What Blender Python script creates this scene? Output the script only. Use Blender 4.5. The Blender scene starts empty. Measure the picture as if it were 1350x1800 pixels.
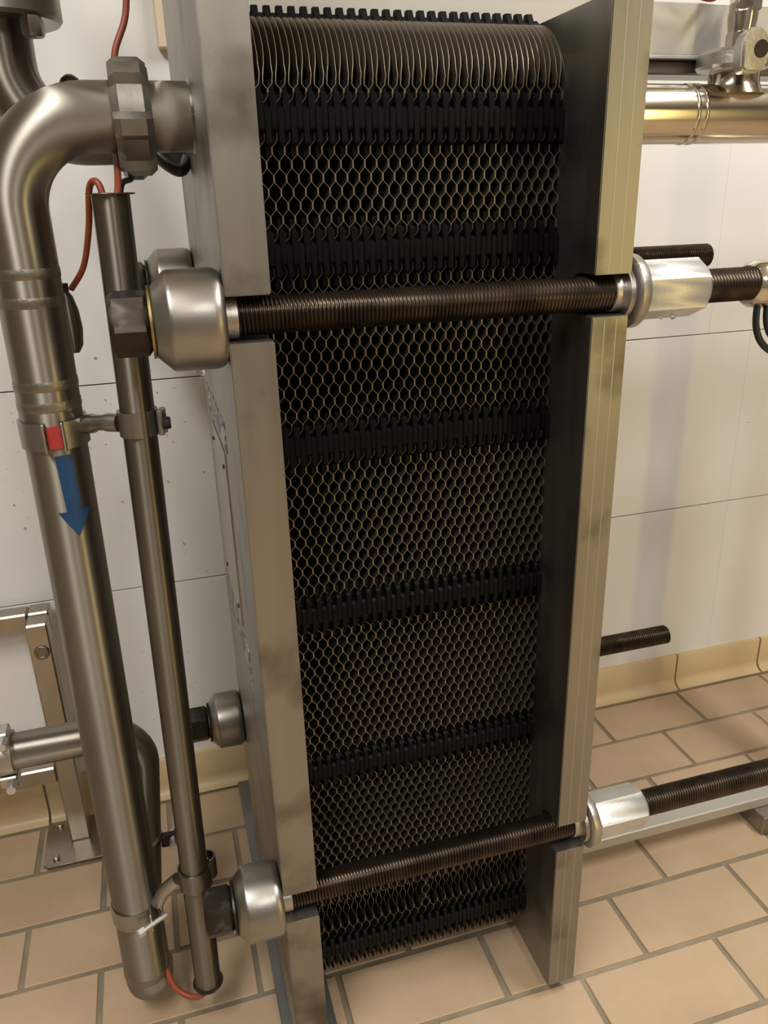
import bpy, bmesh, math, random
from mathutils import Matrix, Vector
R = random.Random(7)
PI = math.pi
scene = bpy.context.scene
COL = scene.collection

# ---------------------------------------------------------------- camera
F_PX = 1391.87
yaw, pitch, roll = math.radians(-15.892), math.radians(-21.40), math.radians(1.7115)
Rw = Matrix.Rotation(yaw, 3, 'Z') @ Matrix.Rotation(pitch, 3, 'X') @ Matrix.Rotation(roll, 3, 'Y')
rt, fw, up = Rw.col[0], Rw.col[1], Rw.col[2]
cd = bpy.data.cameras.new('camera')
cd.sensor_fit = 'VERTICAL'
cd.sensor_height = 24.0
cd.sensor_width = 18.0
cd.lens = F_PX / 1800 * 24.0
cd.clip_start = 0.02
cam = bpy.data.objects.new('camera', cd)
COL.objects.link(cam)
M = Matrix.Identity(4)
for i in range(3):
    M[i][0], M[i][1], M[i][2] = rt[i], up[i], -fw[i]
M[2][3] = 1.172
cam.matrix_world = M
scene.camera = cam

# ---------------------------------------------------------------- world, lamps, exposure
w = bpy.data.worlds.new('world')
scene.world = w
w.use_nodes = True
w.node_tree.nodes['Background'].inputs[0].default_value = (1.0, 0.95, 0.88, 1)
w.node_tree.nodes['Background'].inputs[1].default_value = 0.10
vs = scene.view_settings
vs.view_transform = 'Standard'
vs.look = 'None'
vs.gamma = 1.0
vs.use_curve_mapping = False
vs.exposure = 0.08

def area(name, loc, size, power, color, target):
    l = bpy.data.lights.new(name, 'AREA')
    l.shape = 'RECTANGLE'
    l.size, l.size_y = size
    l.energy = power
    l.color = color
    o = bpy.data.objects.new(name, l)
    COL.objects.link(o)
    o.location = loc
    d = Vector(target) - Vector(loc)
    o.rotation_euler = d.to_track_quat('-Z', 'Y').to_euler()
    return o

LAMPS = [(-0.70, -0.35), (1.50, 0.05), (0.45, -1.9)]
for (lx, ly), pw in zip(LAMPS, (42, 42, 28)):
    area('ceiling_lamp_light', (lx, ly, 2.62), (0.25, 1.3), pw, (1.0, 0.975, 0.935), (lx, ly, 0))
area('tube_lamp_light', (2.15, -1.60, 1.00), (0.12, 1.50), 11, (1.0, 0.76, 0.26), (-0.10, 0.92, 1.00))  # added warm light, placed to draw yellow streaks on the pipes

# ---------------------------------------------------------------- materials
def mat(name, c1, metal=0.0, rough=0.5, c2=None, scale=(8, 8, 8), detail=4, lo=0.35, hi=0.65, rvar=0.0,
        bump=0.0, bscale=None, c3=None, s3=6.0, lo3=0.55, hi3=0.75, rand=0.0, spec=0.5, coat=0.0, aniso=0.0):
    m = bpy.data.materials.new(name)
    m.use_nodes = True
    nt = m.node_tree
    b = nt.nodes['Principled BSDF']
    b.inputs['Base Color'].default_value = (*c1, 1)
    b.inputs['Metallic'].default_value = metal
    b.inputs['Roughness'].default_value = rough
    b.inputs['Specular IOR Level'].default_value = spec
    b.inputs['Coat Weight'].default_value = coat
    L = nt.links.new
    if aniso:
        b.inputs['Anisotropic'].default_value = aniso
        b.inputs['Anisotropic Rotation'].default_value = 0.25
        tg = nt.nodes.new('ShaderNodeTangent'); tg.direction_type = 'RADIAL'; tg.axis = 'Z'
        L(tg.outputs[0], b.inputs['Tangent'])
    tc = nt.nodes.new('ShaderNodeTexCoord')
    mp = nt.nodes.new('ShaderNodeMapping')
    mp.inputs['Scale'].default_value = scale
    L(tc.outputs['Object'], mp.inputs['Vector'])
    nz = nt.nodes.new('ShaderNodeTexNoise')
    nz.inputs['Scale'].default_value = 1.0
    nz.inputs['Detail'].default_value = detail
    L(mp.outputs[0], nz.inputs['Vector'])
    mr = nt.nodes.new('ShaderNodeMapRange')
    mr.inputs['From Min'].default_value = lo
    mr.inputs['From Max'].default_value = hi
    L(nz.outputs['Fac'], mr.inputs['Value'])
    out = None
    if c2:
        mx = nt.nodes.new('ShaderNodeMix'); mx.data_type = 'RGBA'
        mx.inputs['A'].default_value = (*c1, 1); mx.inputs['B'].default_value = (*c2, 1)
        L(mr.outputs[0], mx.inputs['Factor'])
        out = mx.outputs['Result']
    if c3:
        n3 = nt.nodes.new('ShaderNodeTexNoise')
        n3.inputs['Scale'].default_value = s3; n3.inputs['Detail'].default_value = 5
        L(tc.outputs['Object'], n3.inputs['Vector'])
        m3 = nt.nodes.new('ShaderNodeMapRange')
        m3.inputs['From Min'].default_value = lo3; m3.inputs['From Max'].default_value = hi3
        L(n3.outputs['Fac'], m3.inputs['Value'])
        mx = nt.nodes.new('ShaderNodeMix'); mx.data_type = 'RGBA'
        mx.inputs['A'].default_value = (*c1, 1); mx.inputs['B'].default_value = (*c3, 1)
        if out: L(out, mx.inputs['A'])
        L(m3.outputs[0], mx.inputs['Factor'])
        out = mx.outputs['Result']
    if rand:
        oi = nt.nodes.new('ShaderNodeObjectInfo')
        r2 = nt.nodes.new('ShaderNodeMapRange')
        r2.inputs['To Min'].default_value = 1 - rand; r2.inputs['To Max'].default_value = 1 + rand
        L(oi.outputs['Random'], r2.inputs['Value'])
        hs = nt.nodes.new('ShaderNodeHueSaturation')
        hs.inputs['Color'].default_value = (*c1, 1)
        if out: L(out, hs.inputs['Color'])
        L(r2.outputs[0], hs.inputs['Value'])
        out = hs.outputs[0]
    if out: L(out, b.inputs['Base Color'])
    if rvar:
        rr = nt.nodes.new('ShaderNodeMapRange')
        rr.inputs['To Min'].default_value = max(0.02, rough - rvar); rr.inputs['To Max'].default_value = rough + rvar
        L(nz.outputs['Fac'], rr.inputs['Value'])
        L(rr.outputs[0], b.inputs['Roughness'])
    if bump:
        bp = nt.nodes.new('ShaderNodeBump')
        bp.inputs['Strength'].default_value = bump
        bp.inputs['Distance'].default_value = 0.001
        n4 = nt.nodes.new('ShaderNodeTexNoise')
        n4.inputs['Scale'].default_value = bscale or 200
        n4.inputs['Detail'].default_value = 3
        L(tc.outputs['Object'], n4.inputs['Vector'])
        L(n4.outputs['Fac'], bp.inputs['Height'])
        L(bp.outputs[0], b.inputs['Normal'])
    return m

MT = {}
MT['steel_plate'] = mat('brushed_steel_plate', (0.285, 0.27, 0.243), 1, 0.42, (0.335, 0.32, 0.288), (30, 30, 3), 6, 0.3, 0.7, 0.06,
                        c3=(0.13, 0.112, 0.092), s3=11, lo3=0.53, hi3=0.76)
MT['steel_side'] = mat('machined_steel', (0.40, 0.375, 0.34), 1, 0.45, (0.30, 0.28, 0.25), (60, 60, 4), 6, 0.3, 0.7, 0.08)
MT['pipe'] = mat('satin_pipe_steel', (0.315, 0.295, 0.255), 1, 0.44, (0.265, 0.245, 0.21), (9, 9, 4), 3, 0.3, 0.7, 0.03, aniso=0.92)
MT['pipe_dark'] = mat('dull_pipe_steel', (0.23, 0.21, 0.178), 1, 0.42, (0.18, 0.163, 0.135), (18, 18, 6), 4, 0.3, 0.7, 0.04, aniso=0.9)
MT['pipe_shiny'] = mat('shiny_pipe_steel', (0.66, 0.61, 0.52), 1, 0.17, (0.58, 0.53, 0.44), (4, 25, 25), 5, 0.3, 0.7, 0.05)
MT['weld'] = mat('weld_bead_steel', (0.31, 0.285, 0.24), 1, 0.40, (0.24, 0.215, 0.18), (60, 60, 60), 5, bump=0.4, bscale=300)
MT['bright_seam'] = mat('bright_seam', (0.42, 0.40, 0.36), 0.95, 0.45)
MT['union'] = mat('cast_union_steel', (0.31, 0.295, 0.265), 1, 0.46, (0.24, 0.225, 0.20), (30, 30, 30), 5, bump=0.3, bscale=150)
MT['cap'] = mat('cast_steel_cap', (0.36, 0.345, 0.32), 1, 0.36, (0.29, 0.275, 0.25), (22, 22, 22), 5, 0.3, 0.7, 0.08,
                c3=(0.33, 0.28, 0.22), s3=20, lo3=0.55, hi3=0.8, bump=0.25, bscale=60)
MT['zinc'] = mat('zinc_plated_steel', (0.64, 0.66, 0.67), 0.9, 0.42, (0.58, 0.58, 0.56), (40, 40, 40), 5, 0.3, 0.7, 0.1, bump=0.15, bscale=300)
MT['castsilver'] = mat('rough_cast_washer', (0.50, 0.485, 0.45), 1, 0.40, (0.40, 0.37, 0.33), (40, 40, 40), 5, bump=0.3, bscale=250)
MT['nut_dark'] = mat('oiled_dark_nut', (0.045, 0.037, 0.030), 0.8, 0.42, (0.12, 0.105, 0.09), (50, 50, 50), 6, 0.55, 0.75, 0.1)
MT['thread'] = mat('oily_brown_thread', (0.105, 0.078, 0.056), 0.9, 0.33, (0.045, 0.034, 0.027), (25, 25, 25), 5, 0.35, 0.65, 0.1)
MT['brass'] = mat('brass_ring', (0.34, 0.26, 0.11), 1, 0.4)
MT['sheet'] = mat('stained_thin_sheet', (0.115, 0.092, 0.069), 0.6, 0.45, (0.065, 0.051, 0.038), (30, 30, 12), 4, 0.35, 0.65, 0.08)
MT['edge'] = mat('bare_cut_edge', (0.25, 0.21, 0.152), 0.8, 0.40)
MT['rubber'] = mat('black_rubber', (0.0025, 0.0025, 0.0025), 0, 0.45, spec=0.12)
MT['gasket'] = mat('dark_gasket', (0.005, 0.0045, 0.004), 0, 0.6, spec=0.12)
MT['tile'] = mat('beige_quarry_tile', (0.465, 0.335, 0.215), 0, 0.48, (0.52, 0.38, 0.25), (9, 9, 9), 5, 0.3, 0.7, 0.06,
                 c3=(0.40, 0.28, 0.175), s3=5, lo3=0.5, hi3=0.75, rand=0.05, bump=0.12, bscale=500)
MT['grout'] = mat('grey_brown_grout', (0.20, 0.165, 0.115), 0, 0.8, (0.30, 0.25, 0.17), (12, 12, 12), 6, bump=0.4, bscale=250)
MT['cove'] = mat('cream_cove_tile', (0.62, 0.47, 0.27), 0, 0.38, (0.70, 0.54, 0.33), (6, 6, 6), 4, rand=0.03, bump=0.08, bscale=300)
MT['wall'] = mat('white_wall_panel', (0.83, 0.825, 0.805), 0, 0.28, (0.79, 0.785, 0.76), (2, 2, 2), 3, rand=0.01, bump=0.10, bscale=90)
MT['joint'] = mat('wall_joint', (0.50, 0.47, 0.41), 0, 0.8, (0.12, 0.10, 0.085), (1.1, 1, 1), 3, 0.42, 0.56)
MT['plaster'] = mat('dull_plaster', (0.26, 0.25, 0.235), 0, 0.6)
MT['ceiling'] = mat('white_ceiling', (0.80, 0.79, 0.76), 0, 0.7)
MT['bar'] = mat('grey_alloy_bar', (0.54, 0.525, 0.485), 0.7, 0.52, (0.48, 0.465, 0.43), (4, 30, 30), 5, 0.3, 0.7, 0.06)
MT['bar_dark'] = mat('wet_dark_rail', (0.10, 0.085, 0.07), 0.7, 0.3, (0.22, 0.19, 0.16), (6, 60, 60), 5)  # shadow under the beam put into the dark colour, with wet stains
MT['foot'] = mat('grey_blue_foot', (0.30, 0.315, 0.32), 0.75, 0.40, (0.24, 0.25, 0.25), (20, 5, 20), 4)
MT['stand'] = mat('square_tube_steel', (0.44, 0.40, 0.34), 1, 0.33, (0.36, 0.33, 0.28), (20, 20, 8), 5, 0.3, 0.7, 0.08)
MT['orange'] = mat('orange_cable', (0.27, 0.058, 0.024), 0, 0.45)
MT['black_cable'] = mat('black_cable', (0.010, 0.012, 0.010), 0, 0.35)
MT['red'] = mat('red_rubber', (0.38, 0.03, 0.03), 0, 0.5)
MT['blue'] = mat('blue_film', (0.003, 0.055, 0.155), 0, 0.42, (0.002, 0.042, 0.125), (30, 30, 30), 3)
MT['sticker'] = mat('worn_print', (0.42, 0.41, 0.40), 0, 0.5, (0.05, 0.055, 0.07), (60, 45, 130), 2, 0.48, 0.54)
MT['name'] = mat('etched_nameplate', (0.42, 0.40, 0.36), 1, 0.36, (0.34, 0.32, 0.29), (60, 60, 6), 5)
MT['lamp'] = mat('lamp_housing', (0.75, 0.75, 0.74), 0, 0.5)
MT['cream'] = mat('cream_plastic', (0.70, 0.58, 0.42), 0, 0.45)
MT['water'] = mat('water_drop', (0.9, 0.9, 0.9), 0, 0.03)
MT['water'].node_tree.nodes['Principled BSDF'].inputs['Transmission Weight'].default_value = 1.0
MT['water'].node_tree.nodes['Principled BSDF'].inputs['IOR'].default_value = 1.33

# ---------------------------------------------------------------- mesh helpers
class MB:
    def __init__(s): s.v = []; s.f = []
    def add(s, v, f):
        n = len(s.v); s.v += [tuple(p) for p in v]; s.f += [tuple(i + n for i in q) for q in f]
        return s
    def box(s, x0, x1, y0, y1, z0, z1, bev=0.0):
        if bev <= 0:
            return s.add([(x, y, z) for x in (x0, x1) for y in (y0, y1) for z in (z0, z1)],
                         [(0, 1, 3, 2), (4, 6, 7, 5), (0, 4, 5, 1), (2, 3, 7, 6), (0, 2, 6, 4), (1, 5, 7, 3)])
        bm = bmesh.new()
        bmesh.ops.create_cube(bm, size=1)
        for v in bm.verts:
            v.co = Vector(((x0 + x1) / 2 + v.co.x * (x1 - x0), (y0 + y1) / 2 + v.co.y * (y1 - y0), (z0 + z1) / 2 + v.co.z * (z1 - z0)))
        bmesh.ops.bevel(bm, geom=bm.edges[:], offset=bev, segments=1, affect='EDGES')
        return s.bm(bm)
    def bm(s, bm):
        bm.verts.ensure_lookup_table(); bm.verts.index_update()
        s.add([v.co[:] for v in bm.verts], [[v.index for v in f.verts] for f in bm.faces])
        bm.free(); return s
    def lathe(s, prof, origin, axis='X', seg=32, cap=True):
        """prof: list of (t along axis, radius)"""
        o = Vector(origin); vs_, fs = [], []
        for t, r in prof:
            for k in range(seg):
                a = 2 * PI * k / seg
                c, d = r * math.cos(a), r * math.sin(a)
                p = {'X': (t, c, d), 'Y': (d, t, c), 'Z': (c, d, t)}[axis]
                vs_.append(o + Vector(p))
        for i in range(len(prof) - 1):
            for k in range(seg):
                k2 = (k + 1) % seg
                fs.append((i * seg + k, i * seg + k2, (i + 1) * seg + k2, (i + 1) * seg + k))
        if cap:
            fs.append(tuple(range(seg))[::-1]); fs.append(tuple(range((len(prof) - 1) * seg, len(prof) * seg)))
        return s.add(vs_, fs)
    def sweep(s, pts, rad, seg=20, cap=True):
        pts = [Vector(p) for p in pts]
        n = len(pts)
        rads = rad if isinstance(rad, (list, tuple)) else [rad] * n
        T = []
        for i in range(n):
            a = pts[max(0, i - 1)]; b = pts[min(n - 1, i + 1)]
            T.append((b - a).normalized())
        ref = Vector((0, 0, 1)) if abs(T[0].z) < 0.9 else Vector((0, 1, 0))
        nrm = (ref - T[0] * ref.dot(T[0])).normalized()
        vs_, fs = [], []
        for i in range(n):
            if i:
                nrm = (nrm - T[i] * nrm.dot(T[i])).normalized()
            bi = T[i].cross(nrm)
            for k in range(seg):
                a = 2 * PI * k / seg
                vs_.append(pts[i] + (nrm * math.cos(a) + bi * math.sin(a)) * rads[i])
        for i in range(n - 1):
            for k in range(seg):
                k2 = (k + 1) % seg
                fs.append((i * seg + k, i * seg + k2, (i + 1) * seg + k2, (i + 1) * seg + k))
        if cap:
            fs.append(tuple(range(seg))[::-1]); fs.append(tuple(range((n - 1) * seg, n * seg)))
        return s.add(vs_, fs)
    def prism(s, poly, axis, a0, a1, bev=0.0):
        """poly in the two other axes (X:(y,z) Y:(x,z) Z:(x,y)), extruded from a0 to a1"""
        bm = bmesh.new()
        def P(p, a): return {'X': (a, p[0], p[1]), 'Y': (p[0], a, p[1]), 'Z': (p[0], p[1], a)}[axis]
        lo = [bm.verts.new(P(p, a0)) for p in poly]; hi = [bm.verts.new(P(p, a1)) for p in poly]
        n = len(poly)
        bm.faces.new(lo[::-1]); bm.faces.new(hi)
        for i in range(n):
            j = (i + 1) % n
            bm.faces.new((lo[i], lo[j], hi[j], hi[i]))
        bmesh.ops.recalc_face_normals(bm, faces=bm.faces[:])
        if bev:
            ed = [e for e in bm.edges if e.calc_face_angle(0) > 0.6]
            bmesh.ops.bevel(bm, geom=ed, offset=bev, segments=2, affect='EDGES', clamp_overlap=True)
        return s.bm(bm)
    def ring(s, c, r0, r1, z0, z1, a0, a1, seg=28):
        """upright band around z axis at c=(x,y); angle 0 faces the camera side (-y), positive towards +x"""
        full = abs((a1 - a0) - 2 * PI) < 1e-4
        vs_, fs = [], []
        for i in range(seg + 1):
            a = a0 + (a1 - a0) * i / seg
            sx, sy = math.sin(a), -math.cos(a)
            for r, z in ((r0, z0), (r1, z0), (r1, z1), (r0, z1)):
                vs_.append((c[0] + r * sx, c[1] + r * sy, z))
        for i in range(seg):
            for k in range(4):
                k2 = (k + 1) % 4
                fs.append((i * 4 + k, i * 4 + k2, i * 4 + 4 + k2, i * 4 + 4 + k))
        if not full:
            fs.append((0, 3, 2, 1)); e = seg * 4; fs.append((e, e + 1, e + 2, e + 3))
        return s.add(vs_, fs)
    def mesh(s, name, m, angle=35):
        me = bpy.data.meshes.new(name)
        me.from_pydata(s.v, [], s.f)
        bm = bmesh.new(); bm.from_mesh(me)
        bmesh.ops.remove_doubles(bm, verts=bm.verts[:], dist=1e-6)
        bmesh.ops.recalc_face_normals(bm, faces=bm.faces[:])
        bm.to_mesh(me); bm.free()
        me.shade_smooth()
        me.set_sharp_from_angle(angle=math.radians(angle))
        me.materials.append(MT[m] if isinstance(m, str) else m)
        me.update()
        return me

def put(name, me, parent=None, loc=None):
    o = bpy.data.objects.new(name, me)
    COL.objects.link(o)
    if parent is not None:
        o.parent = parent
        # mesh data of parts is in world coordinates unless a local place is given
        if loc is None:
            w_ = Vector((0, 0, 0)); q = parent
            while q is not None:
                w_ += q.location; q = q.parent
            o.location = -w_
        else:
            o.location = loc
    elif loc is not None:
        o.location = loc
    return o

def part(name, mb, m, parent=None, angle=35, label=None):
    o = put(name, mb.mesh(name, m, angle), parent)
    if label: o['label'] = label
    return o

def thing(name, loc, label, cat, group=None):
    o = bpy.data.objects.new(name, None)
    o.empty_display_size = 0.05
    COL.objects.link(o)
    o.location = loc
    o['label'] = label; o['category'] = cat
    if group: o['group'] = group
    return o

def tag(o, label, cat, group=None):
    o['label'] = label; o['category'] = cat
    if group: o['group'] = group
    return o

def struct(o):
    o['kind'] = 'structure'; return o

def arc(c, r, u, v, a0, a1, n=10):
    c, u, v = Vector(c), Vector(u), Vector(v)
    return [c + u * (r * math.cos(a0 + (a1 - a0) * i / n)) + v * (r * math.sin(a0 + (a1 - a0) * i / n)) for i in range(n + 1)]

def smooth_path(pts, n=8):
    P = [Vector(p) for p in pts]; out = []
    for i in range(len(P) - 1):
        p0 = P[max(i - 1, 0)]; p1 = P[i]; p2 = P[i + 1]; p3 = P[min(i + 2, len(P) - 1)]
        for k in range(n):
            t = k / n
            out.append(0.5 * ((2 * p1) + (p2 - p0) * t + (2 * p0 - 5 * p1 + 4 * p2 - p3) * t * t + (3 * p1 - p0 - 3 * p2 + p3) * t ** 3))
    out.append(P[-1]); return out

def hexpoly(af, rot):
    r = af / math.sqrt(3)
    return [(r * math.cos(rot + k * PI / 3), r * math.sin(rot + k * PI / 3)) for k in range(6)]

def hexnut(mb, x0, x1, cy, cz, af, rot, cham=0.004, axis='X'):
    """six-sided nut with both ends chamfered"""
    rc = af / math.sqrt(3); vs_ = []; n = 24
    def rad(a, lim):
        d = ((a - rot) % (PI / 3)) - PI / 6
        return min((af / 2) / math.cos(d), lim)
    rows = [(x0, af * 0.475), (x0 + cham, rc), (x1 - cham, rc), (x1, af * 0.475)]
    fs = []
    for x, lim in rows:
        for k in range(n):
            a = rot + 2 * PI * k / n
            r = rad(a, lim)
            u, v = r * math.cos(a), r * math.sin(a)
            vs_.append({'X': (x, cy + u, cz + v), 'Z': (cy + u, cz + v, x), 'Y': (cy + u, x, cz + v)}[axis])
    for i in range(3):
        for k in range(n):
            k2 = (k + 1) % n
            fs.append((i * n + k, i * n + k2, (i + 1) * n + k2, (i + 1) * n + k))
    fs.append(tuple(range(n))[::-1]); fs.append(tuple(range(3 * n, 4 * n)))
    return mb.add(vs_, fs)

# ================================================================= THE ROOM
TL, TW = 0.24869, 0.12567          # tile pitch
Y0 = 1.4262                        # joint between floor and cove
JX = 0.6577
WALL_Y = 1.46
XL, XR, YF, ZC = -2.6, 3.4, -3.2, 2.7

floor = struct(part('floor', MB().box(XL, XR, YF, WALL_Y + 0.04, -0.06, -0.0035), 'grout'))
TG = 0.0095
tile_me = MB().box(-(TL - TG) / 2, (TL - TG) / 2, -(TW - TG) / 2, (TW - TG) / 2, -0.010, 0.0, 0.0012).mesh('tile', 'tile', 30)
far = MB()
for k in range(0, 37):
    yc = Y0 - (k + 0.5) * TW
    off = JX if k % 2 == 0 else JX + TL / 2
    j0 = math.floor((XL - off) / TL) + 1
    for j in range(j0, 26):
        xc = off + (j + 0.5) * TL
        if xc + TL / 2 > XR: break
        if -0.95 < xc < 2.1 and k < 12:
            o = put('tile', tile_me, floor, Vector((xc + R.uniform(-.0008, .0008), yc + R.uniform(-.0006, .0006), R.uniform(-.0004, .0003))))
            o.rotation_euler = (R.uniform(-.002, .002), R.uniform(-.001, .001), R.uniform(-.003, .003))
        else:
            far.box(xc - (TL - TG) / 2, xc + (TL - TG) / 2, yc - (TW - TG) / 2, yc + (TW - TG) / 2, -0.010, 0.0)
o = part('distant_tiles', far, 'tile', floor); o['kind'] = 'stuff'

# back wall: white panels with narrow joints
wall = struct(part('wall_back', MB().box(XL, XR, WALL_Y + 0.002, WALL_Y + 0.12, -0.06, ZC), 'joint'))
PH, PWD = 0.400, 1.30
zs = [0.050, 0.4895, 0.888, 1.29, 1.69, 2.09, 2.49, ZC]
pm = {}
for i in range(len(zs) - 1):
    z0, z1 = zs[i] + 0.0012, zs[i + 1] - 0.0012
    x = 1.263 - 3 * PWD - (0.11 if i >= 2 else 0)
    while x < XR:
        a, b = max(x, XL), min(x + PWD, XR)
        if b - a > 0.05:
            key = (i, round(b - a, 3))
            if key not in pm:
                hw, hh = (b - a) / 2 - 0.0001, (z1 - z0) / 2
                pm[key] = MB().box(-hw, hw, -0.004, 0.004, -hh, hh, 0.0005).mesh('wall_panel', 'wall', 30)
            put('wall_panel', pm[key], wall, Vector(((a + b) / 2, WALL_Y + 0.002, (z0 + z1) / 2)))
        x += PWD

# cove tiles along the foot of the wall
base = struct(part('baseboard_back', MB().box(XL, XR, WALL_Y - 0.006, WALL_Y - 0.001, -0.01, 0.086), 'grout'))
prof = [(WALL_Y - 0.001, 0.091), (WALL_Y - 0.010, 0.091), (WALL_Y - 0.0125, 0.088), (WALL_Y - 0.0125, 0.028)]
cc = (WALL_Y - 0.0125 - 0.022, 0.0245)
for i in range(7):
    a = i / 6 * PI / 2
    prof.append((cc[0] + 0.022 * math.cos(a), cc[1] - 0.022 * math.sin(a) + 0.0015))
prof += [(Y0 + 0.004, 0.0), (Y0 + 0.004, -0.008), (WALL_Y - 0.001, -0.008)]
CL = 0.2487
cv = MB().prism(prof, 'X', -(CL - 0.005) / 2, (CL - 0.005) / 2).mesh('cove_tile', 'cove', 40)
for k in range(-14, 9):
    put('cove_tile', cv, base, Vector((1.168 + (k + 0.5) * CL, R.uniform(-.0005, .0005), R.uniform(-.0006, .0006))))

struct(part('wall_left', MB().box(XL - 0.1, XL, YF, WALL_Y + 0.1, -0.06, ZC), 'plaster'))
struct(part('wall_right', MB().box(XR, XR + 0.1, YF, WALL_Y + 0.1, -0.06, ZC), 'plaster'))
struct(part('wall_front', MB().box(XL - 0.1, XR + 0.1, YF - 0.1, YF, -0.06, ZC), 'plaster'))
struct(part('ceiling', MB().box(XL - 0.1, XR + 0.1, YF - 0.1, WALL_Y + 0.12, ZC, ZC + 0.1), 'ceiling'))

# ================================================================= HEAT EXCHANGER
PX0, PX1 = 0.0720, 0.1165          # frame plate
QX0, QX1 = 0.4642, 0.5091          # pressure plate
FY, BY = 0.780, 1.250
ZT, ZB = 1.0701, 0.3175            # tie bolt heights
YFb, YBb = 0.807, 1.223            # tie bolt depths

def plate_outline(z0, z1, notch=None, low=None):
    sl = [(ZB - 0.0232, ZB + 0.0232), (ZT - 0.0222, ZT + 0.0222)]
    p = [(FY, z0)]
    for a, b in sl:
        r = (b - a) / 2; yc = FY + 0.030; zc = (a + b) / 2
        p.append((FY, a)); p.append((yc, a))
        for i in range(1, 8):
            t = -PI / 2 + PI * i / 8
            p.append((yc + r * math.cos(t), zc + r * math.sin(t)))
        p.append((yc, b)); p.append((FY, b))
    p.append((FY, z1))
    if notch:
        a, b, zn = notch
        p += [(a, z1), (a, zn), (b, zn), (b, z1)]
    p.append((BY, z1))
    for a, b in sl[::-1]:
        r = (b - a) / 2; yc = BY - 0.030; zc = (a + b) / 2
        p.append((BY, b)); p.append((yc, b))
        for i in range(1, 8):
            t = PI / 2 + PI * i / 8
            p.append((yc + r * math.cos(t), zc + r * math.sin(t)))
        p.append((yc, a)); p.append((BY, a))
    p.append((BY, z0))
    if low:
        a, b, zn = low
        p += [(b, z0), (b, zn), (a, zn), (a, z0)]
    return p

fp = thing('frame_plate', (0.0945, 1.015, 0), 'thick upright steel end plate on the left, standing on a grey foot', 'steel plate')
part('plate', MB().prism(plate_outline(0.012, 1.62), 'X', PX0, PX1, 0.0011), 'steel_plate', fp, 30)
part('foot', MB().box(0.058, 0.139, 0.80, 1.425, 0.0, 0.012, 0.0015), 'foot', fp, label='grey flat foot')
np_ = part('nameplate', MB().box(0.0700, 0.0722, 0.966, 1.146, 0.638, 0.884, 0.0004), 'name', fp, label='riveted metal nameplate')
for y in (0.985, 1.127):
    for z in (0.662, 0.862):
        part('rivet', MB().lathe([(0.0676, 0.0012), (0.0682, 0.0028), (0.0702, 0.0034)], (0, y, z), 'X', 12), 'nut_dark', np_)
part('sticker', MB().box(0.0713, 0.0722, 0.935, 1.195, 0.893, 0.931), 'sticker', fp, label='worn printed strip above the nameplate')
part('sticker', MB().box(0.0713, 0.0722, 0.915, 1.165, 0.568, 0.626), 'sticker', fp, label='worn printed strip below the nameplate')

pp = thing('pressure_plate', (0.4866, 1.015, 0.026), 'thick upright steel end plate on the right, clear of the floor', 'steel plate')
pl_ = part('plate', MB().prism(plate_outline(0.026, 1.353, (0.975, 1.055, 1.300), (0.975, 1.055, 0.075)), 'X', QX0, QX1, 0.0010), 'steel_plate', pp, 30)
for x in (0.4800, 0.4945):
    for a, b in ((0.030, ZB - 0.026), (ZB + 0.026, ZT - 0.025), (ZT + 0.025, 1.350)):
        part('seam', MB().box(x - 0.0006, x + 0.0006, FY - 0.00015, FY + 0.0004, a, b), 'bright_seam', pl_)  # thin raised strips in a lighter colour along the front face

# carrying bar above and guide bar below
cb = thing('carrying_bar', (0.80, 1.015, 1.312), 'grey alloy carrying bar running above the plates to the right', 'bar')
part('beam', MB().box(PX1, 1.40, 0.985, 1.045, 1.333, 1.391, 0.0015), 'bar', cb)
part('lip', MB().box(PX1, 1.40, 0.981, 1.049, 1.3285, 1.333, 0.0008), 'bar', cb)
part('rail', MB().box(PX1, 1.40, 0.990, 1.040, 1.312, 1.3285, 0.002), 'bar_dark', cb, label='wet dark underside rail')
gb = tag(part('guide_bar', MB().box(PX1, 1.20, 0.985, 1.045, 0.043, 0.066, 0.002), 'bar'), 'flat grey guide bar low above the floor, behind the lower tie bolt', 'bar')
sc_ = thing('support_column', (1.10, 1.015, 0), 'dark steel support foot at the right edge under the guide bar', 'column')
part('foot_block', MB().box(1.018, 1.26, 0.957, 1.073, 0.0, 0.043, 0.002), 'steel_side', sc_)
part('post', MB().box(1.20, 1.26, 0.992, 1.042, 0.043, 1.312, 0.002), 'steel_side', sc_)

# ---- tie bolts
def threaded(x0, x1, cy, cz, r=0.0195, pitch=0.0042, depth=0.0024, seg=20, per=4):
    mb = MB(); n = int((x1 - x0) / pitch * per)
    vs_, fs = [], []
    for i in range(n + 1):
        x = x0 + (x1 - x0) * i / n
        for k in range(seg):
            a = 2 * PI * k / seg
            ph = (((x - x0) / pitch) - k / seg) % 1.0
            t = 1 - abs(2 * ph - 1)
            rr = r - depth * (1 - min(1, t * 1.35))
            if i == 0 or i == n: rr = r - depth
            vs_.append((x, cy + rr * math.cos(a), cz + rr * math.sin(a)))
    for i in range(n):
        for k in range(seg):
            k2 = (k + 1) % seg
            fs.append((i * seg + k, i * seg + k2, (i + 1) * seg + k2, (i + 1) * seg + k))
    fs.append(tuple(range(seg))[::-1]); fs.append(tuple(range(n * seg, (n + 1) * seg)))
    return mb.add(vs_, fs)

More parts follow.
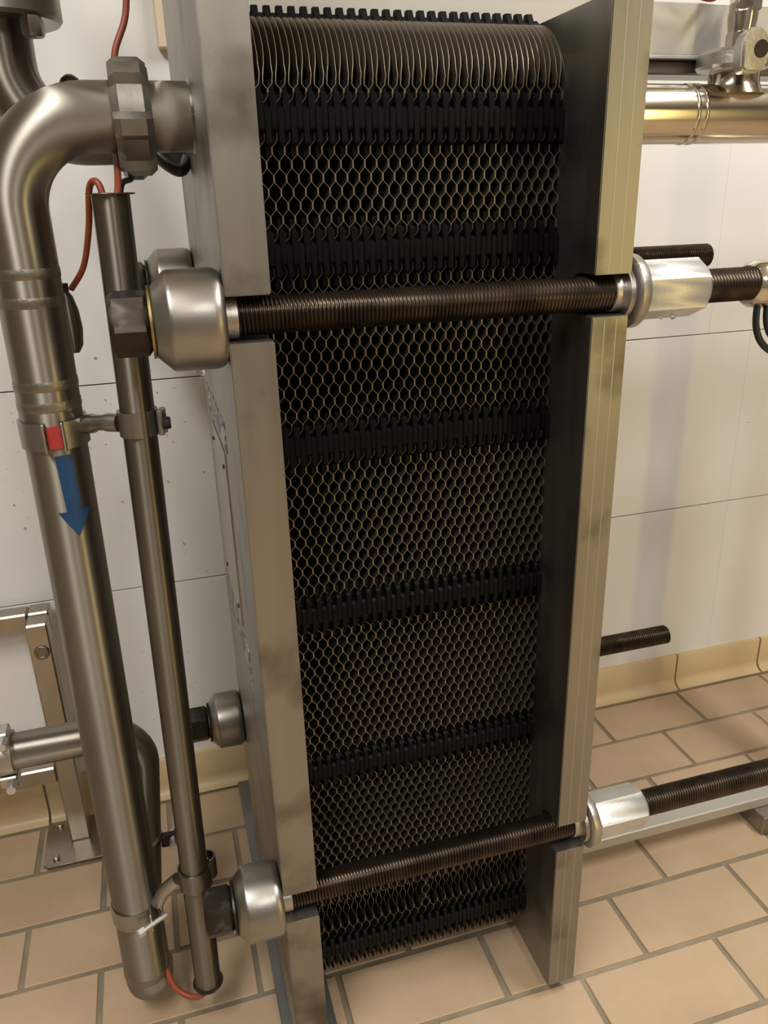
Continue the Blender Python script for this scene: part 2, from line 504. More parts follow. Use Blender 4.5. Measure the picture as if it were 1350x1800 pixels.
def tie_bolt(cy, cz, xend, label, dx=0.0, rot=0.14, rotr=0.2, rough_cap=True):
    t = thing('tie_bolt', (0.09, cy, cz), label, 'tie bolt', 'long threaded tie bolts clamping the plates')
    part('rod', threaded(-0.028 + dx, xend, cy, cz), 'thread', t, 40)
    prof = [(0.0035, 0.024), (0.0042, 0.0325), (0.0185, 0.0468), (0.0200, 0.0478), (0.0230, 0.0482), (0.060, 0.0487), (0.0660, 0.0477), (0.0700, 0.0452), (0.0716, 0.0410)]
    prof = [(x + dx * (1 - (x / 0.0716)), r) for x, r in prof]
    mb = MB().lathe(prof, (0, cy, cz), 'X', 40)
    part('bearing_cap', mb, 'cap', t, 40)
    part('washer', MB().lathe([(0.0018 + dx, 0.0325), (0.0018 + dx, 0.0345), (0.0042 + dx, 0.0345), (0.0042 + dx, 0.0325)], (0, cy, cz), 'X', 32), 'brass' if dx == 0 else 'nut_dark', t)
    part('nut', hexnut(MB(), -0.0345 + dx, 0.0018 + dx, cy, cz, 0.056, rot), 'nut_dark', t, 30, label='dark oiled hexagon nut')
    part('bush', MB().lathe([(0.0716, 0.0213), (0.084, 0.0213), (0.0845, 0.0207)], (0, cy, cz), 'X', 28), 'castsilver', t)
    # far side: stepped washer and long nut
    part('stepped_washer', MB().lathe([(0.497, 0.0205), (0.498, 0.0216), (0.5092, 0.0216), (0.5093, 0.0300), (0.5140, 0.0310), (0.5150, 0.0375), (0.5180, 0.0405), (0.5270, 0.0405), (0.5290, 0.0390)], (0, cy, cz), 'X', 36),
         'castsilver', t, 40)
    part('long_nut', hexnut(MB(), 0.529, 0.614, cy, cz, 0.058, rotr, 0.0045), 'zinc', t, 30, label='long bright zinc plated nut')
    return t
tie_bolt(YFb, ZT, 0.690, 'front upper threaded tie bolt crossing the plates at eye height', 0.0, 0.12, 0.62)
tie_bolt(YFb, ZB, 1.30, 'front lower threaded tie bolt crossing the plates near the floor', 0.006, 0.10, 0.80)
tie_bolt(YBb, ZT, 0.945, 'rear upper threaded tie bolt, its cap just behind the front upper cap', 0.004, 0.3, 0.2)
tie_bolt(YBb, ZB, 0.950, 'rear lower threaded tie bolt, ending free above the cove tiles', 0.010, 0.3, 0.2)

# ---- the pack of corrugated plates
NP = 54
p_ = (QX0 - PX1) / NP
AMP = p_ / 2 - 0.00075 / 2 - 0.00005
TH = 0.00075
PER = 0.0262
ZC0 = 1.000
def wave(z):
    """+1 plateau around ZC0, -1 half a period away, straight flanks"""
    u = ((z - ZC0) / PER) % 1.0
    u = min(u, 1 - u)              # 0 .. 0.5
    if u < 0.135: return 1.0
    if u > 0.365: return -1.0
    return 1 - 2 * (u - 0.135) / 0.23

ZBOT, ZARC = 0.070, 1.283
zlist = set()
k = -40
while True:
    zz = ZC0 + k * PER
    for d in (-0.135, 0.135, 0.365, 0.635):
        q = zz + d * PER
        if ZBOT + 0.002 < q < ZARC - 0.002: zlist.add(round(q, 6))
    k += 1
    if zz > ZARC: break
zlist |= {ZBOT, ZARC, 0.0765, 0.084, 0.0955}
for q in (0.1645, 0.1660, 0.2045, 0.2060): zlist.add(q)
zlist = sorted(zlist)

def sheet_mesh(sgn, notch, seed):
    rr = random.Random(seed)
    rows = []
    for z in zlist:
        y = 0.872
        a = wave(z)
        lean = 0.0
        if z < 0.071: y += 0.006
        elif z < 0.077: y += 0.0015
        if z < 0.095: a *= 0.5; lean = 0.75
        if notch and 0.1655 < z < 0.2050: y = 0.887; a = a * 0.5
        rows.append((y, z, a, 1.200, lean))
    n = 12
    prof_a = [0.75, 0.35, 0.0, -0.2, -0.25, -0.15, 0.0, 0.1, 0.15, 0.2, 0.25, 0.4]
    for i in range(1, n + 1):
        th = i / n * PI / 2
        y = 0.872 + 0.070 * (1 - math.cos(th)); z = ZARC + 0.069 * math.sin(th)
        a = prof_a[i - 1] + rr.uniform(-0.20, 0.20)
        rows.append((y, z, a, 1.200 if z < 1.295 else 0.975, min(1.0, 0.35 * i)))
    # columns: depth, share of the wave, share of the lean (rims at top and bottom are folded sideways)
    cols = [(0.0, 1.0, 0.0), (0.0060, 1.0, 0.55), (0.0095, 0.9, 0.85), (0.0150, 0.15, 0.85), (0.030, 0.0, 0.0), (None, 0.0, 0.0)]
    vs_, fs, edge = [], [], []
    for side in (-1, 1):
        for (y, z, a, yb, lean) in rows:
            for d, fac, lf in cols:
                yy = yb if d is None else min(y + d, yb - 0.001)
                vs_.append((sgn * AMP * a * fac * (1 - 0.75 * lean) + lean * (0.36 - 0.86 * lf) * p_ + side * TH / 2, yy, z))
    nr, nc = len(rows), len(cols)
    N = nr * nc
    for i in range(nr - 1):
        for j in range(nc - 1):
            q = (i * nc + j, i * nc + j + 1, (i + 1) * nc + j + 1, (i + 1) * nc + j)
            fs.append(q); fs.append(tuple(x + N for x in q[::-1]))
        edge.append(len(fs))
        fs.append((i * nc, (i + 1) * nc, N + (i + 1) * nc, N + i * nc))
    for j in range(nc - 1):
        fs.append((j, N + j, N + j + 1, j + 1))
        t = (nr - 1) * nc + j
        fs.append((t, t + 1, N + t + 1, N + t))
    me = bpy.data.meshes.new('sheet')
    me.from_pydata(vs_, [], fs)
    me.materials.append(MT['sheet']); me.materials.append(MT['edge'])
    for e in edge: me.polygons[e].material_index = 1
    me.shade_smooth(); me.set_sharp_from_angle(angle=math.radians(50)); me.update()
    return me

sheets = {}
for sg in (-1, 1):
    for nt_ in (True, False):
        for v in range(3):
            if not nt_ and v: continue
            sheets[(sg, nt_, v)] = sheet_mesh(sg, nt_, sg * 10 + v + 100)

def clip_mesh(low=-0.0470):
    # rubber clip: block with a hooked lip, local origin at the plate edge (y=0), top at z=0
    w_ = p_ * 0.93
    h = 0.0365
    poly = [(-0.0090, -0.003), (-0.0060, 0.0), (0.012, 0.0), (0.012, -h), (-0.0060, -h), (-0.0090, -h + 0.003)]
    mb = MB().prism(poly, 'X', -w_ / 2, w_ / 2, 0.0007)
    mb.box(-w_ / 2, w_ / 2, 0.0015, 0.016, low, 0.0105)
    return mb.mesh('clip', 'rubber', 30)
clip_me = clip_mesh()
clip_low = clip_mesh(-0.036)
BANDS = [1.2760, 1.1475, 0.9370, 0.7175, 0.4780, 0.1450]

def gasket_mesh(big):
    # perimeter gasket between neighbouring plates, with a tooth on the top edge
    w_ = p_ * 0.98
    mb = MB()
    mb.box(-w_ / 2, w_ / 2, 0.932, 0.940, 0.088, 1.300)
    h = 0.0105 if big else 0.004
    poly = [(0.9365, 1.3435), (0.9300, 1.3395), (0.9270, 1.3440), (0.9330, 1.3515), (0.9400, 1.3525 + h), (0.9480, 1.3525 + h), (0.9520, 1.3480), (0.974, 1.3480), (0.974, 1.3400)]
    mb.prism(poly, 'X', -w_ / 2, w_ / 2)
    return mb.mesh('gasket', 'gasket', 30)
gk = {True: gasket_mesh(True), False: gasket_mesh(False)}
ORD = ['', 'first', 'second', 'third', 'fourth', 'fifth', 'sixth', 'seventh', 'eighth', 'ninth', 'tenth', 'eleventh', 'twelfth']
def ordinal(n):
    if n <= 12: return ORD[n]
    sfx = 'th' if 10 <= n % 100 <= 20 else {1: 'st', 2: 'nd', 3: 'rd'}.get(n % 10, 'th')
    return '%d%s' % (n, sfx)
for i in range(NP):
    x = PX0 * 0 + PX1 + (i + 0.5) * p_
    n_right = NP - i
    lab = 'thin corrugated plate of the pack, %s from the right end plate' % ordinal(n_right)
    if n_right == 1: lab = 'last thin corrugated plate, lying against the right end plate'
    if i == 0: lab = 'thin corrugated plate of the pack, lying against the left end plate'
    t = thing('exchanger_plate', (x, 0.872, ZBOT), lab, 'exchanger plate', 'thin corrugated plates pressed into a pack')
    sg = 1 if i % 2 == 0 else -1
    unnotched = i in (27, 28, NP - 1)
    put('sheet', sheets[(sg, not unnotched, 0 if unnotched else R.randrange(3))], t, Vector((0, -0.872, -ZBOT)))
    for zb in BANDS:
        dz = 0.0 if i % 2 == 0 else -0.0131
        put('clip', clip_low if zb < 0.2 else clip_me, t, Vector((R.uniform(-.0002, .0002), R.uniform(-.0006, .0004), zb + dz - ZBOT + R.uniform(-.0006, .0006))))
    put('gasket', gk[i % 2 == 0], t, Vector((0, -0.872, -ZBOT)))

# ================================================================= PIPEWORK ON THE LEFT
PR = 0.0338
def weld_ring(c, r, axis, w_=0.007, h=0.0007):
    return MB().lathe([(-w_, r - 0.0005), (-w_ * .5, r + h), (w_ * .5, r + h), (w_, r - 0.0005)], c, axis, 36, cap=False)

def union_nut(mb, c, axis, r=0.057, w_=0.038, lobes=6):
    """slotted ring nut: lobes around a ring, chamfered on both sides"""
    n = lobes * 8; vs_, fs = [], []
    def rad(k, f):
        u = (k % 8)
        return (r if u < 3 else r - 0.0075) * f
    rows = [(-w_ / 2, 0.62), (-w_ / 2, 0.90), (-w_ / 2 + 0.007, 1.0), (w_ / 2 - 0.007, 1.0), (w_ / 2, 0.90), (w_ / 2, 0.62)]
    c = Vector(c)
    for t, f in rows:
        for k in range(n):
            a = 2 * PI * k / n + 0.12
            q = rad(k, f) if f > 0.7 else r * f
            u, v = q * math.cos(a), q * math.sin(a)
            vs_.append(c + Vector({'X': (t, u, v), 'Z': (u, v, t)}[axis]))
    for i in range(len(rows) - 1):
        for k in range(n):
            k2 = (k + 1) % n
            fs.append((i * n + k, i * n + k2, (i + 1) * n + k2, (i + 1) * n + k))
    return mb.add(vs_, fs)

PYF = 0.948
ZS = 1.2605
fpipe = thing('product_pipe', (-0.122, PYF, 0.03), 'thick steel pipe with blue arrow, bending down from the left end plate', 'pipe')
RB = 0.088
pts = [(0.022, PYF, ZS), (-0.018, PYF, ZS)]
pts += arc((-0.029, PYF, ZS - RB), RB, (0, 0, 1), (-1, 0, 0), 0, PI / 2, 14)
pts += [(-0.1170, PYF, 1.10), (-0.1185, PYF, 0.90), (-0.1225, PYF, 0.50), (-0.1255, PYF, 0.20), (-0.127, PYF, 0.105)]
ub = arc((-0.127, PYF + 0.046, 0.092), 0.046, (0, -1, 0), (0, 0, -1), 0, PI / 2, 6)
pts += ub[1:]
part('pipe', MB().sweep(pts, PR, 36), 'pipe', fpipe, 40)
for z, x in ((1.083, -0.1172), (1.112, -0.117), (0.995, -0.1178), (0.972, -0.118)):
    part('weld_bead', weld_ring((x, PYF, z), PR, 'Z'), 'weld', fpipe, 50)
part('weld_bead', weld_ring((-0.127, PYF, 0.098), PR, 'Z'), 'weld', fpipe, 50)
part('stub', MB().lathe([(0.020, PR), (0.0698, PR), (0.0718, PR + 0.002)], (0, PYF, ZS), 'X', 36), 'pipe', fpipe)
part('union_nut', union_nut(MB(), (0.012, PYF, ZS), 'X'), 'union', fpipe, 30, label='slotted steel union nut')

# blue arrow film wrapped round the pipe
def arrow_film():
    cx = lambda z: -0.1185 - (0.9 - z) * 0.01
    rr = PR + 0.0006
    rows = []
    for i in range(9): rows.append((0.918 - i * 0.0085, -0.02 + i * 0.012, 0.54 + i * 0.004))
    # head
    zt = 0.858
    rows2 = []
    for i in range(8):
        f = i / 7
        rows2.append((0.851 - f * 0.030, -0.21 + f * 0.52, 0.87 - f * 0.50))
    vs_, fs = [], []
    def strip(rows):
        n0 = len(vs_); m = 10
        for z, a0, a1 in rows:
            for layer in (0, 1):
                for k in range(m + 1):
                    a = a0 + (a1 - a0) * k / m
                    r_ = rr - 0.0009 * (1 - layer)
                    vs_.append((cx(z) + r_ * math.sin(a), PYF - r_ * math.cos(a), z))
        W = 2 * (m + 1)
        for i in range(len(rows) - 1):
            for k in range(m):
                b = n0 + i * W + (m + 1) + k
                fs.append((b, b + 1, b + W + 1, b + W))
                b = n0 + i * W + k
                fs.append((b, b + W, b + W + 1, b + 1))
            b = n0 + i * W
            fs.append((b, b + m + 1, b + W + m + 1, b + W)); fs.append((b + m, b + W + m, b + W + 2 * m + 1, b + 2 * m + 1))
        for e in (0, len(rows) - 1):
            for k in range(m):
                b = n0 + e * W + k
                fs.append((b, b + 1, b + m + 2, b + m + 1))
    strip(rows); strip(rows2)
    return MB().add(vs_, fs)
part('arrow_sticker', arrow_film(), 'blue', fpipe, 40, label='blue arrow sticker pointing down')

# second pipe: comes up behind it and turns left
dp = thing('return_pipe', (-0.10, 1.04, 0.04), 'thinner steel pipe behind the arrow pipe, turning left above the floor', 'pipe')
pts = [(-0.127, PYF + 0.046, 0.047)]
pts += arc((-0.127, 1.040 - 0.046 + 0.000, 0.092), 0.046, (0, 0, -1), (0, 1, 0), 0, PI / 2, 6)[1:]
pts += [(-0.122, 1.040, 0.15), (-0.108, 1.040, 0.27), (-0.094, 1.040, 0.40)]
pts += arc((-0.094 - 0.058, 1.040, 0.402), 0.058, (1, 0, 0), (0, 0, 1), 0.12, PI / 2, 10)
pts += [(-0.25, 1.040, 0.460), (-0.70, 1.040, 0.460)]
part('pipe', MB().sweep(pts, 0.0258, 32), 'pipe', dp, 40)
cl = part('pipe_clamp', MB().lathe([(-0.012, 0.0265), (-0.012, 0.031), (0.012, 0.031), (0.012, 0.0265)], (-0.272, 1.04, 0.460), 'X', 32), 'castsilver', dp, label='bolted clamp on the pipe')
for dz in (-0.036, 0.036):
    part('clamp_bolt', hexnut(MB(), 1.000, 1.030, -0.266, 0.460 + dz, 0.013, 0.2, 0.002, 'Y'), 'zinc', cl, 30)
    part('clamp_ear', MB().box(-0.283, -0.259, 1.018, 1.046, 0.460 + dz - 0.009, 0.460 + dz + 0.009, 0.002), 'castsilver', cl)
cl = part('pipe_clamp', MB().lathe([(-0.003, 0.0262), (-0.003, 0.0285), (0.003, 0.0285), (0.003, 0.0262)], (-0.1095, 1.04, 0.262), 'Z', 32), 'zinc', dp, label='thin clamp band with a bolt')
part('clamp_ear', MB().box(-0.084, -0.056, 1.022, 1.034, 0.244, 0.266, 0.002), 'nut_dark', cl)
part('clamp_bolt', hexnut(MB(), 1.006, 1.040, -0.066, 0.258, 0.012, 0.2, 0.002, 'Y'), 'zinc', cl, 30)

# thin conduit pipe with cables inside
CPY = 0.900
cxy = lambda z: (-0.0405 + (z - 0.09) * 0.0190, CPY)
CR = 0.0188
cpipe = thing('cable_conduit', (-0.040, CPY, 0.09), 'thin upright steel conduit with cables, right of the arrow pipe', 'pipe')
mb = MB()
n = 24
zz = [0.090 + (1.187 - 0.090) * i / n for i in range(n + 1)]
outer = [(cxy(z)[0], CPY, z) for z in zz]
mb.sweep(outer, CR, 32, cap=False)
inner = [(cxy(z)[0], CPY, z) for z in zz]
mi = MB().sweep(inner, CR - 0.0016, 32, cap=False)
part('pipe', mb.add(mi.v, mi.f), 'pipe_dark', cpipe, 40)
def flange(z, r0, r1, h):
    c = cxy(z)
    return MB().lathe([(0, r0), (0, r1 - 0.001), (h / 2, r1), (h, r1 - 0.001), (h, r0), (0, r0)], (c[0], c[1], z), 'Z', 36, cap=False)
part('rim', flange(1.186, CR - 0.0018, 0.0245, 0.0016), 'pipe_dark', cpipe)
part('rim', flange(0.086, CR - 0.0018, 0.0225, 0.0050), 'nut_dark', cpipe)

# double clamps tying conduit and pipe together
def bigx(z): return -0.1185 - (0.9 - z) * 0.0105
uc = thing('pipe_clamp', (-0.118, PYF, 0.93), 'upper double clamp with a red insert, joining arrow pipe and conduit', 'pipe clamp', 'double pipe clamps on the left')
zc0, zc1 = 0.925, 0.956
bx = (bigx(0.94), PYF)
part('band', MB().ring(bx, PR + 0.0004, PR + 0.0034, zc0, zc1, 0.34, PI + 0.0, 20), 'cap', uc, 40)
part('band', MB().ring(bx, PR + 0.0004, PR + 0.0034, zc0, zc1, PI + 0.02, 2 * PI - 0.16, 20), 'cap', uc, 40)
for a in (-0.16, 0.34):
    sx, sy = math.sin(a), -math.cos(a)
    px_, py_ = bx[0] + (PR + 0.006) * sx, bx[1] + (PR + 0.006) * sy
    part('lip', MB().box(px_ - 0.0014, px_ + 0.0014, py_ - 0.006, py_ + 0.006, zc0 - 0.001, zc1 + 0.001, 0.0006), 'castsilver', uc)
part('insert', MB().ring(bx, PR + 0.0002, PR + 0.0058, zc0 + 0.003, zc1 - 0.004, -0.10, 0.28, 8), 'red', uc, 40, label='red rubber insert')
cu = cxy(0.955)
part('band', MB().ring(cu, CR + 0.0004, CR + 0.0032, 0.938, 0.966, 0.55, 2 * PI + 0.15, 28), 'cap', uc, 40)
for a in (0.15, 0.55):
    a2 = a + 0.9
    sx, sy = math.sin(a2), -math.cos(a2)
    px_, py_ = cu[0] + (CR + 0.008) * sx, cu[1] + (CR + 0.008) * sy
    part('lip', MB().box(px_ - 0.0035, px_ + 0.0035, py_ - 0.004, py_ + 0.004, 0.938, 0.966, 0.0012), 'cap', uc)
part('clamp_bolt', hexnut(MB(), 0.0005, 0.010, CPY - 0.018, 0.952, 0.012, 0.3, 0.002, 'X'), 'nut_dark', uc, 30)
part('link', MB().sweep(smooth_path([(-0.083, 0.935, 0.946), (-0.066, 0.917, 0.951), (-0.0445, 0.903, 0.952)], 5), [0.011] * 4 + [0.009] * 3 + [0.0105] * 4, 14), 'cap', uc, 40)

lc = thing('pipe_clamp', (-0.125, PYF, 0.23), 'lower double clamp near the floor, joining arrow pipe and conduit', 'pipe clamp', 'double pipe clamps on the left')
bx = (bigx(0.225), PYF)
part('band', MB().ring(bx, PR + 0.0004, PR + 0.0024, 0.206, 0.236, 1.05, 2 * PI + 0.50, 32), 'cap', lc, 40)
for a in (0.52, 1.03):
    sx, sy = math.sin(a), -math.cos(a)
    px_, py_ = bx[0] + (PR + 0.007) * sx, bx[1] + (PR + 0.007) * sy
    part('lip', MB().box(px_ - 0.0015, px_ + 0.0015, py_ - 0.007, py_ + 0.007, 0.206, 0.236, 0.0006), 'castsilver', lc)
part('clamp_bolt', MB().sweep([(-0.118, 0.897, 0.221), (-0.085, 0.916, 0.221)], 0.0040, 12), 'zinc', lc)
part('bolt_head', MB().sweep([(-0.124, 0.8936, 0.221), (-0.116, 0.898, 0.221)], 0.0070, 6), 'zinc', lc, 25)
cu = cxy(0.30)
part('band', MB().ring(cu, CR + 0.0010, CR + 0.0038, 0.280, 0.312, 1.9, 2 * PI + 1.5, 32), 'pipe_dark', lc, 40)
part('ear', MB().ring((cu[0] + 0.019, cu[1] + 0.012), 0.0095, 0.0120, 0.280, 0.314, 0.2, 3.4, 14), 'pipe_dark', lc, 40)
part('link', MB().sweep(smooth_path([(-0.094, 0.925, 0.238), (-0.080, 0.912, 0.270), (-0.060, 0.903, 0.293)], 5), 0.0095, 14), 'castsilver', lc, 40)

# cables
def cable(name, pts, r, m, label, cat='cable'):
    return tag(part(name, MB().sweep(smooth_path(pts, 8), r, 12), m, None, 60), label, cat)
cable('cable', [(0.030, 1.03, 1.60), (0.026, 1.03, 1.45), (0.021, 1.03, 1.374), (0.003, 1.026, 1.330), (-0.004, 1.022, 1.28), (-0.009, 0.985, 1.23), (-0.011, 0.925, 1.198), (-0.015, 0.904, 1.17), (-0.018, 0.900, 1.10)],
      0.0036, 'orange', 'orange red cable running up behind the union nut to the top')
cable('cable', [(-0.024, 0.900, 1.14), (-0.027, 0.902, 1.185), (-0.032, 0.908, 1.199), (-0.040, 0.922, 1.192), (-0.047, 0.945, 1.156), (-0.060, 0.97, 1.115), (-0.078, 0.985, 1.090)],
      0.0034, 'orange', 'orange red cable looping from the conduit top towards the arrow pipe')
sn = thing('cable_gland', (-0.087, 0.990, 1.02), 'dark oval sensor body half hidden behind the arrow pipe', 'sensor')
part('body', MB().lathe([(1.018, 0.006), (1.026, 0.011), (1.045, 0.0135), (1.066, 0.012), (1.082, 0.008), (1.086, 0.005)], (-0.0865, 0.995, 0), 'Z', 20), 'pipe_dark', sn, 50)
part('gland', MB().lathe([(1.086, 0.005), (1.096, 0.005)], (-0.0865, 0.995, 0), 'Z', 8), 'nut_dark', sn)
cable('cable', [(-0.040, 0.900, 0.17), (-0.041, 0.898, 0.09), (-0.046, 0.896, 0.074), (-0.058, 0.897, 0.066), (-0.075, 0.905, 0.066), (-0.092, 0.918, 0.078), (-0.100, 0.935, 0.10)],
      0.0045, 'orange', 'orange red cable loop leaving the bottom of the conduit')
cable('cable', [(-0.001, 0.985, 1.222), (0.003, 0.95, 1.203), (-0.008, 0.925, 1.195), (-0.014, 0.905, 1.16)], 0.0030, 'black_cable', 'short black cable from under the union nut into the conduit')

# rear pipe at the top left
bp_ = thing('rear_pipe', (0.0, 1.12, 1.257), 'steel pipe behind the elbow, turning upwards at the top left corner', 'pipe')
pts = [(0.0718, 1.12, 1.257), (-0.035, 1.12, 1.257)]
pts += arc((-0.045, 1.12, 1.257 + 0.074), 0.074, (0, 0, -1), (-1, 0, 0), 0, PI / 2, 12)
pts += [(-0.119, 1.12, 1.36), (-0.119, 1.12, 1.62)]
part('pipe', MB().sweep(pts, 0.0338, 32), 'pipe_dark', bp_, 40)
part('union_nut', union_nut(MB(), (0.010, 1.12, 1.257), 'X', 0.052, 0.03), 'pipe_dark', bp_, 30)
part('sight_plug', MB().lathe([(0.0, 0.014), (0.020, 0.014), (0.028, 0.010), (0.032, 0.004)], (-0.052, 1.12, 1.290), 'Z', 18), 'nut_dark', bp_)
fl_ = part('flange', MB().lathe([(1.372, 0.036), (1.372, 0.066), (1.376, 0.0695), (1.398, 0.0695), (1.402, 0.066), (1.402, 0.036)], (-0.119, 1.12, 0), 'Z', 40), 'cap', bp_, 35)
part('flange_bolt', hexnut(MB(), 1.352, 1.372, -0.080, 1.075, 0.022, 0.3, 0.004, 'Z'), 'pipe_dark', fl_, 30)
cable('hose', [(0.030, 1.06, 1.24), (0.045, 1.05, 1.222), (0.060, 1.045, 1.214), (0.068, 1.05, 1.226)], 0.0085, 'black_cable', 'short black hose under the pipe stub beside the left end plate', 'hose')
tag(part('wall_strip', MB().box(0.070, 0.110, 1.436, 1.456, 1.402, 1.75, 0.002), 'cream'), 'narrow cream strip on the wall behind the left end plate', 'wall strip')

# welded stand by the wall
st = thing('stand', (-0.26, 1.37, 0), 'square tube steel stand on a bolted base plate by the wall', 'stand')
part('leg', MB().box(-0.2785, -0.2415, 1.360, 1.400, 0.006, 0.492, 0.003), 'stand', st, 30)
part('side_rail', MB().box(-0.2785, -0.2415, 1.4005, 1.4405, 0.456, 0.496, 0.003), 'stand', st, 30)
part('back_rail', MB().box(-0.95, -0.2790, 1.4035, 1.4405, 0.460, 0.495, 0.003), 'stand', st, 30)
part('cross_rail', MB().box(-0.95, -0.2790, 1.362, 1.398, 0.150, 0.186, 0.003), 'stand', st, 30)
bpl = part('base_plate', MB().prism([(-0.327, 1.312), (-0.318, 1.303), (-0.200, 1.303), (-0.191, 1.312), (-0.191, 1.428), (-0.327, 1.428)], 'Z', 0.0, 0.006, 0.0008), 'stand', st, 30)
for x, y in ((-0.303, 1.322), (-0.303, 1.412)):
    part('anchor_bolt', MB().lathe([(0.006, 0.0065), (0.011, 0.0065), (0.0125, 0.005)], (x, y, 0), 'Z', 12), 'stand', bpl)
part('weld_ring', MB().lathe([(1.3585, 0.0135), (1.3572, 0.012), (1.3572, 0.009), (1.3590, 0.0075)], (-0.2585, 0, 0.436), 'Y', 24), 'weld', st, 50)

# ================================================================= RIGHT SIDE
rp = thing('outlet_pipe', (0.80, PYF, 1.23), 'shiny steel pipe leaving the right end plate at the top right', 'pipe')
part('pipe', MB().lathe([(QX1, PR), (3.395, PR)], (0, PYF, 1.2625), 'X', 40), 'pipe_shiny', rp)
for x in (0.672, 0.684):
    part('weld_bead', weld_ring((x, PYF, 1.2625), PR, 'X', 0.0035, 0.0008), 'pipe_shiny', rp, 50)
part('branch', MB().lathe([(1.284, 0.038), (1.291, 0.033), (1.298, 0.0305), (1.312, 0.0300)], (0.741, PYF, 0), 'Z', 32), 'pipe_shiny', rp, 50)
vl = thing('drain_fitting', (0.741, PYF, 1.31), 'clamped fitting with a wing nut standing on the outlet pipe', 'fitting')
part('clamp_ring', MB().lathe([(1.3115, 0.024), (1.3115, 0.041), (1.315, 0.0435), (1.328, 0.0430), (1.333, 0.037), (1.333, 0.018)], (0.735, PYF - 0.003, 0), 'Z', 36), 'castsilver', vl, 35)
part('hinge_lug', MB().sweep([(0.700, PYF - 0.012, 1.309), (0.706, PYF - 0.022, 1.312), (0.722, PYF - 0.032, 1.314)], 0.006, 10), 'castsilver', vl)
part('body', MB().lathe([(1.333, 0.017), (1.352, 0.017), (1.353, 0.0155), (1.368, 0.0175), (1.374, 0.0175)], (0.744, PYF, 0), 'Z', 28), 'pipe_shiny', vl)
part('compression_nut', hexnut(MB(), 1.374, 1.396, 0.746, PYF, 0.032, 0.3, 0.003, 'Z'), 'pipe_shiny', vl, 30)
part('tube', MB().lathe([(1.396, 0.008), (1.55, 0.008)], (0.746, PYF, 0), 'Z', 18), 'pipe_shiny', vl)
wn = MB()
ow = (0.722, PYF - 0.056, 1.3215)
wp = [(-0.024, -0.017), (-0.016, -0.021), (0.006, -0.021), (0.018, -0.012), (0.020, 0.006), (0.012, 0.022), (-0.002, 0.028), (-0.016, 0.024), (-0.026, 0.012)]
wn.prism([(ow[0] + a * 0.86, ow[2] + b) for a, b in wp], 'Y', ow[1] - 0.007, ow[1] + 0.012, 0.003)
wo = part('wing_nut', wn, 'castsilver', vl, 40)
part('eye', MB().lathe([(ow[1] - 0.0078, 0.0095), (ow[1] - 0.0068, 0.0095)], (ow[0] + 0.003, 0, ow[2] + 0.004), 'Y', 20), 'nut_dark', wo)
part('swing_bolt', MB().sweep([(0.722, PYF - 0.050, 1.3215), (0.800, PYF - 0.030, 1.326)], 0.0085, 14), 'pipe_shiny', vl)

sp = thing('side_tube', (0.95, 0.955, 1.02), 'shiny steel tube at the right edge beside the upper bolt end', 'pipe')
part('pipe', MB().sweep([(0.808, 0.955, 1.050), (0.815, 0.955, 1.050), (0.83, 0.955, 1.050), (3.395, 0.955, 1.050)], [0.026, 0.031, 0.0335, 0.0335], 32), 'pipe_shiny', sp, 50)
cable('cable', [(0.822, 0.945, 1.022), (0.822, 0.942, 0.995), (0.832, 0.94, 0.972), (0.855, 0.94, 0.955), (0.90, 0.945, 0.94), (1.00, 0.97, 0.925), (1.199, 1.01, 0.93)], 0.0048, 'black_cable', 'outer black cable hanging from the steel tube at the right edge')
cable('cable', [(0.838, 0.945, 1.022), (0.838, 0.942, 1.000), (0.847, 0.94, 0.980), (0.870, 0.94, 0.966), (0.92, 0.945, 0.955), (1.00, 0.965, 0.945), (1.199, 1.02, 0.95)], 0.0042, 'black_cable', 'inner black cable hanging from the steel tube at the right edge')
cable('cable', [(0.60, 0.955, 1.46), (0.645, 0.955, 1.405), (0.685, 0.955, 1.3915), (0.715, 0.955, 1.398), (0.76, 0.965, 1.47)], 0.0045, 'orange', 'orange cable sagging at the top edge beside the right end plate')

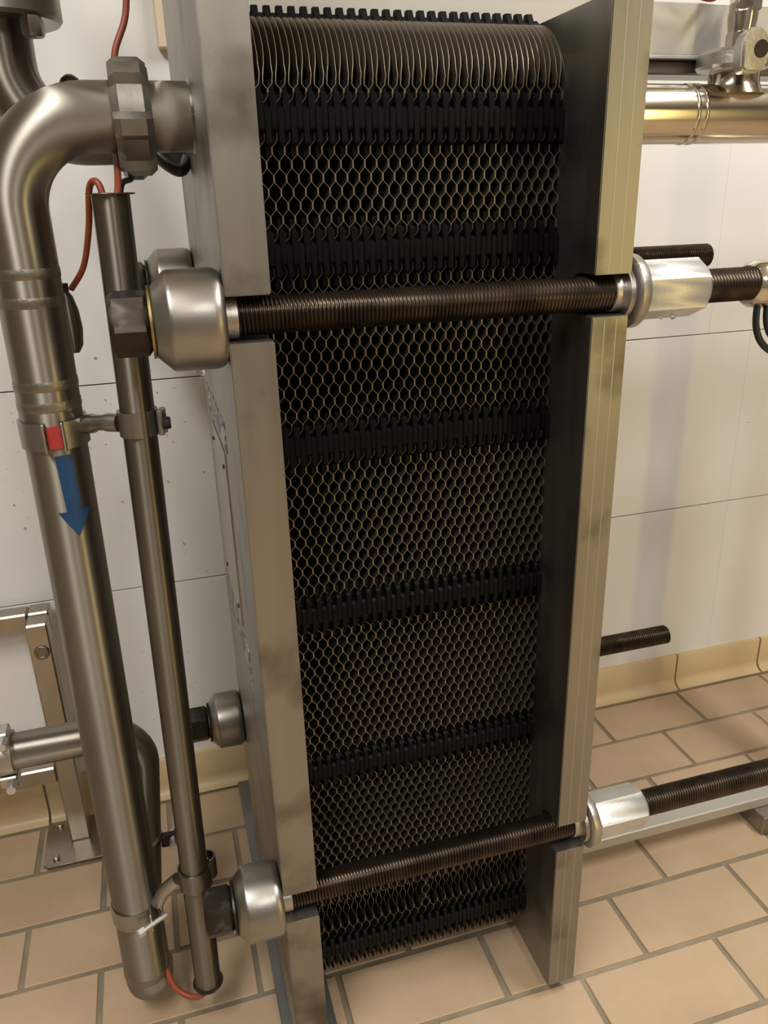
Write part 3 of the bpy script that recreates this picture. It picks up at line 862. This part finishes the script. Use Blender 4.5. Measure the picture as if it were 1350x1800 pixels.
# water drops hanging under the right nut and the upper cap
def drop(x, y, z, r, label):
    tag(part('water_drop', MB().lathe([(-1.5 * r, 0.15 * r), (-1.3 * r, 0.65 * r), (-0.7 * r, 1.0 * r), (-0.2 * r, 0.85 * r), (0.1 * r, 0.6 * r)], (x, y, z), 'Z', 14), 'water', None, 80), label, 'water drop', 'hanging water drops')
drop(0.582, YFb - 0.005, ZT - 0.0300, 0.0030, 'water drop hanging under the long nut of the upper bolt')
drop(0.566, YFb - 0.005, ZT - 0.0302, 0.0020, 'smaller water drop under the long nut, nearer the right end plate')
drop(0.045, YFb, ZT - 0.0480, 0.0048, 'large water drop hanging under the front upper bearing cap')

# condensation on the wall
dr = MB(); rd = random.Random(3)
for _ in range(420):
    x = rd.uniform(-0.55, 0.10) if rd.random() < 0.85 else rd.uniform(0.8, 1.5)
    z = 0.10 + 0.85 * rd.random() ** 0.8
    r = rd.uniform(0.0007, 0.0019) * (1.0 if rd.random() < 0.85 else 1.5)
    dr.lathe([(WALL_Y - 0.0020 - r * 0.55, r * 0.25), (WALL_Y - 0.0020 - r * 0.4, r * 0.75), (WALL_Y - 0.0019, r)], (x, 0, z), 'Y', 7)
o = part('condensation', dr, 'water', wall, 80); o['kind'] = 'stuff'

# ceiling lamps (outside the picture)
for (x, y), wh in zip(LAMPS, ('left of the machine', 'right of the machine', 'in the middle of the room')):
    l = thing('ceiling_lamp', (x, y, 2.64), 'white ceiling lamp housing ' + wh, 'lamp', 'ceiling lamps')
    part('housing', MB().box(x - 0.15, x + 0.15, y - 0.68, y + 0.68, 2.64, 2.70, 0.004), 'lamp', l)

wl = thing('tube_lamp', (2.25, -1.71, 0.0), 'tall upright tube work lamp standing on the floor', 'lamp')  # made-up body for the added streak light
part('housing', MB().box(2.20, 2.32, -1.78, -1.66, 0.20, 1.80, 0.004), 'lamp', wl)
part('base', MB().lathe([(0.0, 0.20), (0.02, 0.20), (0.03, 0.05), (0.20, 0.03)], (2.26, -1.72, 0), 'Z', 24), 'lamp', wl)
